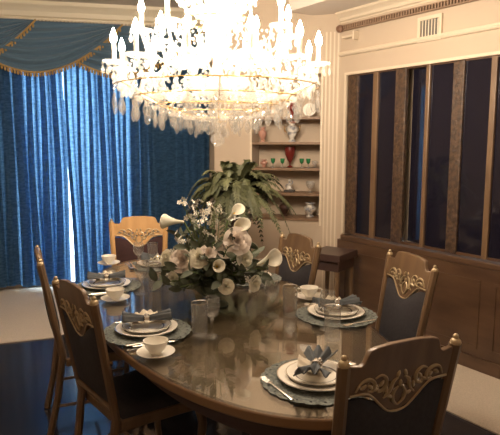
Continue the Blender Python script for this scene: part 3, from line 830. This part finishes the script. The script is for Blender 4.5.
def flower(kind, p, direction, size, label, seed):
    rnd = random.Random(seed); root = empty(kind, p, 0, label, 'flower', None)
    M = aim(Vector(direction).normalized())
    pts = [Vector(q)-p for q in stem_pts(p)]
    if kind == 'calla_lily':
        def fn(u, v):
            a = (u-.5)*2*PI*.97 ; r = size*(.07+.32*v**1.8); lip = 1+.35*v*v*math.cos(a)
            return Vector((r*math.cos(a)*lip, r*math.sin(a)*lip, size*(v*1.15 + .35*v*v*math.cos(a) - .10*v**4)))
        MB().grid(fn, 20, 10, M).build('petal', M_petal, root, solid=.002, auto=80)
        MB().tube([(0, 0, size*.15), (0, 0, size*.75)], size*.055, 8, M).build('spadix', M_yellow, root)
        MB().tube(pts, .0045, 6).build('stem', M_stem, root)
    elif kind == 'rose':
        m = MB()
        for ringi, (cnt, op, ht) in enumerate(((3, .22, .55), (5, .42, .50), (6, .70, .40), (7, 1.0, .28))):
            for k in range(cnt):
                a0 = 2*PI*k/cnt + ringi*.6 + rnd.uniform(-.2, .2)
                def fn(u, v):
                    a = a0 + (u-.5)*2*PI/cnt*1.35; r = size*(.08 + (op-.08)*v**.8)*(1+.06*math.cos((u-.5)*PI)) + size*.10*max(0, v-.75)*4*op
                    return (r*.55*math.cos(a), r*.55*math.sin(a), size*ht*(v - .55*max(0, v-.6)*op*1.5)*(1-.5*(2*u-1)**2*v) + size*.05)
                m.grid(fn, 5, 5, M)
        m.build('petals', M_pink if rnd.random() < .25 else M_petal, root, auto=80)
        MB().tube(pts, .004, 6).build('stem', M_stem, root)
    elif kind == 'blossom_sprig':
        m = MB()
        for k in range(7):
            q = Vector((rnd.uniform(-1, 1), rnd.uniform(-1, 1), rnd.uniform(-1, 1)))*size*.6
            T = Matrix.Translation(q) @ aim(Vector((rnd.uniform(-1, 1), rnd.uniform(-1, 1), rnd.uniform(-.3, 1))).normalized())
            for j in range(5):
                a = 2*PI*j/5; s = size*.26
                m.add([(0, 0, 0), (s*math.cos(a-.45), s*math.sin(a-.45), s*.3), (s*1.3*math.cos(a), s*1.3*math.sin(a), s*.25), (s*math.cos(a+.45), s*math.sin(a+.45), s*.3)], [(0, 1, 2, 3)], T)
        m.build('blossoms', M_white, root, smooth=False)
        MB().tube(pts, .0025, 5).build('stem', M_stem, root)
    elif kind == 'foliage_sprig':
        m = MB()
        n = 11
        P = [Vector(q) for q in pts]
        def curve(t): return P[0]*(1-t)**2 + P[1]*2*t*(1-t) + P[2]*t*t
        for k in range(n):
            t = .30+.70*k/(n-1); q = curve(t); L = size*rnd.uniform(.7, 1.2)
            dv = (P[2]-P[0]).normalized()*.5 + Vector((rnd.uniform(-1, 1), rnd.uniform(-1, 1), rnd.uniform(-.6, .7)))
            T = Matrix.Translation(q) @ aim(dv.normalized()) @ Matrix.Rotation(rnd.uniform(0, 6), 4, 'Z')
            def lf(u, v):
                w_ = .28*L*math.sin(PI*min(.98, v*.93+.03))**.8
                return ((2*u-1)*w_, -.25*L*v*v + abs(2*u-1)*w_*.35, L*v)
            m.grid(lf, 2, 5, T)
        m.build('leaves', M_leaf, root, auto=70)
        MB().tube(P, .003, 5).build('stem', M_stem, root)
    return root
tocam = -F3
fl = [  # kind, px, py, depth offset, direction (right, up, toward camera), size, label
 ('calla_lily', 184, 222, -.02, (-1, .05, .25), .092, 'cream calla lily reaching out to the far left of the bouquet'),
 ('calla_lily', 253, 267, -.12, (1, .42, .1), .108, 'long cream calla lily reaching out low to the right of the bouquet'),
 ('calla_lily', 217, 267, -.26, (.05, .15, 1), .075, 'cream calla lily opening toward the viewer in the lower middle of the bouquet'),
 ('calla_lily', 232, 232, -.10, (.6, .5, .9), .085, 'cream calla lily at the upper right of the bouquet beside the big white bloom'),
 ('calla_lily', 228, 220, .02, (.7, .75, .3), .075, 'narrow white calla lily at the top right of the bouquet'),
 ('rose', 184, 261, -.20, (-.3, .3, 1), .105, 'blush and cream rose low on the left of the bouquet'),
 ('rose', 198, 259, -.22, (.2, .4, 1), .085, 'cream rose just right of the blush rose'),
 ('rose', 236, 242, -.18, (.35, .3, 1), .115, 'big cream bloom on the right of the bouquet'),
 ('rose', 226, 250, -.20, (0, .3, 1), .075, 'small cream rose below the big bloom'),
 ('rose', 243, 258, -.16, (.6, 0, 1), .075, 'cream rose under the right side of the big bloom'),
 ('rose', 168, 258, -.10, (-.8, .3, .7), .070, 'cream rose at the left rim of the bouquet'),
 ('rose', 208, 254, -.22, (.1, .6, 1), .070, 'cream rose in the centre of the bouquet'),
 ('rose', 226, 286, -.24, (.1, -.1, 1), .065, 'pale rose hanging at the bottom of the bouquet'),
 ('rose', 253, 283, -.14, (.7, -.1, .7), .070, 'pale rose at the lower right rim of the bouquet'),
 ('rose', 175, 278, -.12, (-.6, -.1, .8), .060, 'pale rose at the lower left rim of the bouquet'),
]
for i, (k, px, py, dz, dr, sz, lb) in enumerate(fl):
    p = at_depth(px, py, VD + dz*.8)
    if p.z < TZ+.07: p.z = TZ+.07
    d = R3*dr[0] + Vector((0, 0, 1))*dr[1] + tocam*dr[2]
    flower(k, p, d, sz, lb, i)['group'] = 'flowers in the centrepiece'
sp = [(183, 204), (196, 207), (190, 218), (204, 216), (212, 222), (220, 210), (180, 236), (192, 240), (205, 236), (214, 244), (176, 248), (246, 274), (236, 266), (200, 226), (214, 207), (238, 222), (170, 270), (205, 273), (244, 250)]
where = ['highest at the top left', 'at the top, second from the left', 'upper left, below the top sprigs', 'upper middle', 'upper middle, right of centre', 'at the top right behind the calla', 'at the left, above the roses', 'left of centre', 'in the centre', 'in the centre beside the big bloom', 'at the left rim', 'at the lower right', 'low, right of the small calla', 'upper left of centre', 'at the top of the middle', 'at the right beside the big bloom', 'at the lower left rim', 'low in the middle', 'at the right edge under the big bloom']
for i, (px, py) in enumerate(sp):
    p = at_depth(px, py, VD + random.uniform(-.16, .12))
    flower('blossom_sprig', p, (0, 0, 1), .048, 'sprig of tiny white blossoms ' + where[i] + ' of the bouquet', 50+i)['group'] = 'blossom sprigs in the centrepiece'
nl = 48
for i in range(nl):
    a = 2*PI*i/nl*2.618; el = random.uniform(.02, 1.15) if i < 34 else random.uniform(-.12, .25)
    rr = random.uniform(.20, .29)
    v = Vector((math.cos(a)*math.cos(el)*rr*1.05, math.sin(a)*math.cos(el)*rr*1.05, math.sin(el)*.33 + .01))
    p = ROOTP + v
    p.z = max(p.z, TZ + .045)
    side = 'left' if v.dot(R3) < -.07 else ('right' if v.dot(R3) > .07 else 'middle'); hgt = 'low' if v.z < .1 else ('high' if v.z > .24 else 'halfway up')
    fr = 'front' if v.dot(F3) < 0 else 'back'
    flower('foliage_sprig', p, (0, 0, 1), .065, 'dark green leafy sprig %s at the %s %s of the bouquet' % (hgt, fr, side), 100+i)['group'] = 'leafy sprigs %s at the %s %s of the centrepiece' % (hgt, fr, side)

# ------------------------------------------------------------------ fern on a pedestal
fx, fy = 2.34, 3.60
ped = empty('plant_stand', (fx, fy, 0), ang_d, 'tall dark wooden plant stand under the fern before the niche wall', 'plant stand')
MB().box(-.16, .16, -.16, .16, .0, .05).build('base', M_apron, ped, smooth=False, bevel=.01)
MB().lathe([(.11, .05), (.12, .08), (.09, .12), (.08, .2), (.105, .5), (.095, .90), (.07, .95), (.12, .99), (.12, 1.01)], 24).build('column', M_apron, ped)
MB().box(-.14, .14, -.14, .14, 1.01, 1.04).build('top', M_apron, ped, smooth=False, bevel=.008)
for o in [ped] : pass
fern = empty('potted_fern', (fx, fy, 1.041), 0, 'large drooping green fern on the dark plant stand', 'plant')
MB().lathe([(.001, 0), (.085, 0), (.12, .10), (.135, .19), (.145, .20), (.135, .21), (.12, .195), (.001, .19)], 28, cap=False).build('pot', M_pot, fern)
rnd = random.Random(11)
def frond(a, el, L, droop):
    m = MB(); n = 26
    d = Vector((math.cos(a)*math.cos(el), math.sin(a)*math.cos(el), math.sin(el)))
    base = Vector((math.cos(a)*.05, math.sin(a)*.05, .19)); pts = []
    for i in range(n+1):
        t = i/n; p = base + d*L*t*(1-.18*t) + Vector((0, 0, -droop*t**2.3)); pts.append(p)
    m.tube([pts[i] for i in range(0, n+1, 2)], .0028, 4, r2=.001)
    for i in range(2, n):
        t = i/n; tg = (pts[i+1]-pts[i-1]).normalized(); side = tg.cross(Vector((0, 0, 1))).normalized(); up = side.cross(tg)
        wl = .062*math.sin(PI*min(1, .12+t*.85))**.7
        for s in (-1, 1):
            dirv = (side*s*.9 + tg*.45 - Vector((0, 0, 1))*rnd.uniform(.1, .6)).normalized()
            q = pts[i] + dirv*wl*rnd.uniform(.8, 1.15); h = tg*.0115
            mid_ = pts[i] + dirv*wl*.45
            m.add([pts[i]-h*.5, mid_-h, q, mid_+h, pts[i]+h*.5], [(0, 1, 2, 3, 4)])
    return m
qs = [i/97 for i in range(98)]; rnd.shuffle(qs)
for i in range(98):
    a = 2*PI*i*.618 + rnd.uniform(-.1, .1); q = qs[i]
    el = .12 + 1.30*q + rnd.uniform(-.15, .15); L = .52 + rnd.uniform(-.16, .05)
    frond(a, min(el, 1.5), L, (.48-.20*q)*rnd.uniform(.45, 1.35)).build('frond', M_frond, fern, smooth=False)

# ------------------------------------------------------------------ chandelier
CH = Vector(TT(-.01, -.01, 0)) + R3*.035; CH.z = 0
cz0 = 1.578
chd = empty('chandelier', (CH.x, CH.y, cz0), 0, 'large lit crystal chandelier with candle bulbs hanging over the dining table', 'chandelier')
MB().lathe([(.001, 0), (.018, .004), (.032, .018), (.036, .034), (.030, .052), (.012, .064), (.004, .070)], 12).build('ball_drop', M_crystal, chd, smooth=False)
MB().lathe([(.004, .07), (.010, .09), (.03, .11), (.05, .13), (.03, .16), (.015, .20), (.04, .26), (.055, .30), (.03, .36), (.018, .42), (.04, .50), (.05, .56), (.02, .64), (.014, .75), (.03, .84), (.02, .92), (.010, 1.0), (.010, CEIL-cz0-.06)], 20).build('central_stem', M_crystal, chd)
MB().lathe([(.012, CEIL-cz0-.09), (.06, CEIL-cz0-.05), (.075, CEIL-cz0-.001)], 24).build('ceiling_rose', M_brass, chd)
MB().lathe([(.03, .235), (.12, .265), (.16, .30), (.165, .315), (.15, .315), (.10, .285), (.03, .255)], 32, cap=False).build('dish', M_crystal, chd)
MB().lathe([(.02, .60), (.10, .62), (.14, .65), (.13, .655), (.09, .635), (.02, .615)], 32, cap=False).build('dish', M_crystal, chd)
def bulb_mesh(r=.016, h=.066):
    return MB().lathe([(r*.5, 0), (r*.9, h*.15), (r, h*.32), (r*.8, h*.55), (r*.4, h*.8), (.0015, h)], 10)
CRY = [0]
def drop(mb, p, L, w_):      # faceted almond crystal hanging below p
    mb.lathe([(.0008, 0), (w_*.25, -L*.12), (w_*.8, -L*.45), (w_, -L*.66), (w_*.7, -L*.88), (.001, -L)], 6, Matrix.Translation(p), cap=False, sy=.55)
tiers = [(12, .495, .375, .10, .2), (8, .36, .53, .0, .2), (6, .20, .78, .0, .1)]
nbig = 0
small = MB()
for (cnt, rad, hz_, dip, off) in tiers:
    for k in range(cnt):
        a = 2*PI*(k+off+.3)/cnt; ca, sa = math.cos(a), math.sin(a)
        def P(r, z): return (r*ca, r*sa, z)
        h0 = hz_ - .06
        arm = MB().tube([P(.03, h0-.01), P(rad*.3, h0-.075+.0), P(rad*.65, h0-.075), P(rad*.93, h0-.02), P(rad, hz_)], .0075, 7).build('arm', M_crystal, chd)
        MB().lathe([(.008, 0), (.03, .004), (.052, .014), (.055, .020), (.05, .020), (.028, .010), (.008, .008)], 14, Matrix.Translation(P(rad, hz_)), cap=False).build('drip_pan', M_crystal, arm)
        MB().lathe([(.012, .006), (.014, .02), (.0105, .03), (.0105, .10)], 10, Matrix.Translation(P(rad, hz_))).build('candle', M_candle, arm)
        b = bulb_mesh(); b.v = [(x+rad*ca, y+rad*sa, z+hz_+.10) for x, y, z in b.v]; b.build('bulb', M_bulb, arm)
        # crystals hanging round each pan
        for j in range(6):
            q = 2*PI*j/6 + a; pp = (rad*ca+.052*math.cos(q), rad*sa+.052*math.sin(q), hz_+.014)
            small.ball((pp[0], pp[1], pp[2]-.006), .006, 6, 4)
            drop(small, (pp[0], pp[1], pp[2]-.012), .042, .010)
        # swagged bead chain to the next arm
        a2 = 2*PI*(k+1+off+.3)/cnt
        for j in range(1, 12):
            t = j/12; aa = a + (a2-a)*t; z = hz_ + .01 - .10*math.sin(PI*t)*(1 if cnt == 12 else .8)
            rr = rad*(1-.06*math.sin(PI*t)); small.ball((rr*math.cos(aa), rr*math.sin(aa), z), .0075, 6, 4)
            if j % 3 == 0: drop(small, (rr*math.cos(aa), rr*math.sin(aa), z-.008), .045, .011)
        # chains rising to the stem
        for j in range(1, 13):
            t = j/13; r_ = rad*(1-t)+.03*t; z = hz_+.01 + t*.22 - .09*math.sin(PI*t); small.ball((r_*ca, r_*sa, z), .0065, 6, 4)
        a3 = (a+a2)/2
        for j in range(9):     # inner curtain of beads sweeping down to the dish
            t = j/8; r_ = rad*(.9-.65*t); z = hz_ - .03 - .03*t - .05*math.sin(PI*t); small.ball((r_*math.cos(a3), r_*math.sin(a3), z), .0075, 6, 4)
            if j % 2 == 0: drop(small, (r_*math.cos(a3), r_*math.sin(a3), z-.006), .045, .012)
for k in range(44):      # bowl of bead strings from the outer hoop in to the ball
    a = 2*PI*k/44
    for j in range(13):
        t = j/12; r_ = .50*(1-t)+.05*t; z = .30 - .17*t - .045*math.sin(PI*t)
        small.ball((r_*math.cos(a), r_*math.sin(a), z), .0085 if j % 2 else .0065, 6, 4)
    for j in range(6):
        t = (j+.5)/6; r_ = .50; aa = a; z = .30 + .09*t
        small.ball((r_*math.cos(aa)*(1-.12*t), r_*math.sin(aa)*(1-.12*t), z), .007, 6, 4)
    drop(small, (.455*math.cos(a+.07), .455*math.sin(a+.07), .29), .05, .011)
for k in range(30):
    a = 2*PI*k/30
    for j in range(12):
        t = j/11; r_ = .17*(1-t)+.30*t; small.ball((r_*math.cos(a), r_*math.sin(a), .60 - .26*t - .05*math.sin(PI*t)), .007, 6, 4)
small.build('crystal_garlands', M_crystal, chd, smooth=False)['kind'] = 'stuff'
# big almond drops in rings, each a part
for (cnt, rad, z, L, wd, off) in ((24, .50, .265, .085, .031, 0), (22, .41, .225, .085, .030, .5), (20, .31, .190, .080, .027, 0), (16, .21, .165, .075, .022, .5), (10, .11, .135, .065, .020, 0), (8, .17, .60, .07, .02, 0)):
    for k in range(cnt):
        a = 2*PI*(k+off)/cnt; p = (rad*math.cos(a), rad*math.sin(a), z + .012*math.cos(k*2.3))
        m = MB(); m.ball((0, 0, -.004), .008, 6, 4); m.ball((0, 0, -.016), .006, 6, 4)
        m.lathe([(.0008, 0), (wd*.3, -L*.14), (wd*.85, -L*.45), (wd, -L*.64), (wd*.72, -L*.86), (.001, -L)], 8, Matrix.Translation((0, 0, -.02)) @ Matrix.Rotation(a+PI/2, 4, 'Z'), cap=False, sy=.4)
        o = m.build('crystal_drop', M_drop, chd, smooth=False); o.location = p
        # link chain up
# thin brass hoops that carry the drops
for rad, z in ((.50, .287), (.41, .237), (.31, .197), (.21, .167), (.11, .137), (.17, .602)):
    MB().tube([(rad*math.cos(2*PI*i/48), rad*math.sin(2*PI*i/48), z+.002) for i in range(49)], .003, 5).build('hoop', M_brass, chd)
for k in range(6):
    a = 2*PI*k/6; MB().tube([(.50*math.cos(a), .50*math.sin(a), .289), (.31*math.cos(a), .31*math.sin(a), .199), (.11*math.cos(a), .11*math.sin(a), .139), (.015, 0, .12)], .003, 5).build('rib', M_brass, chd)
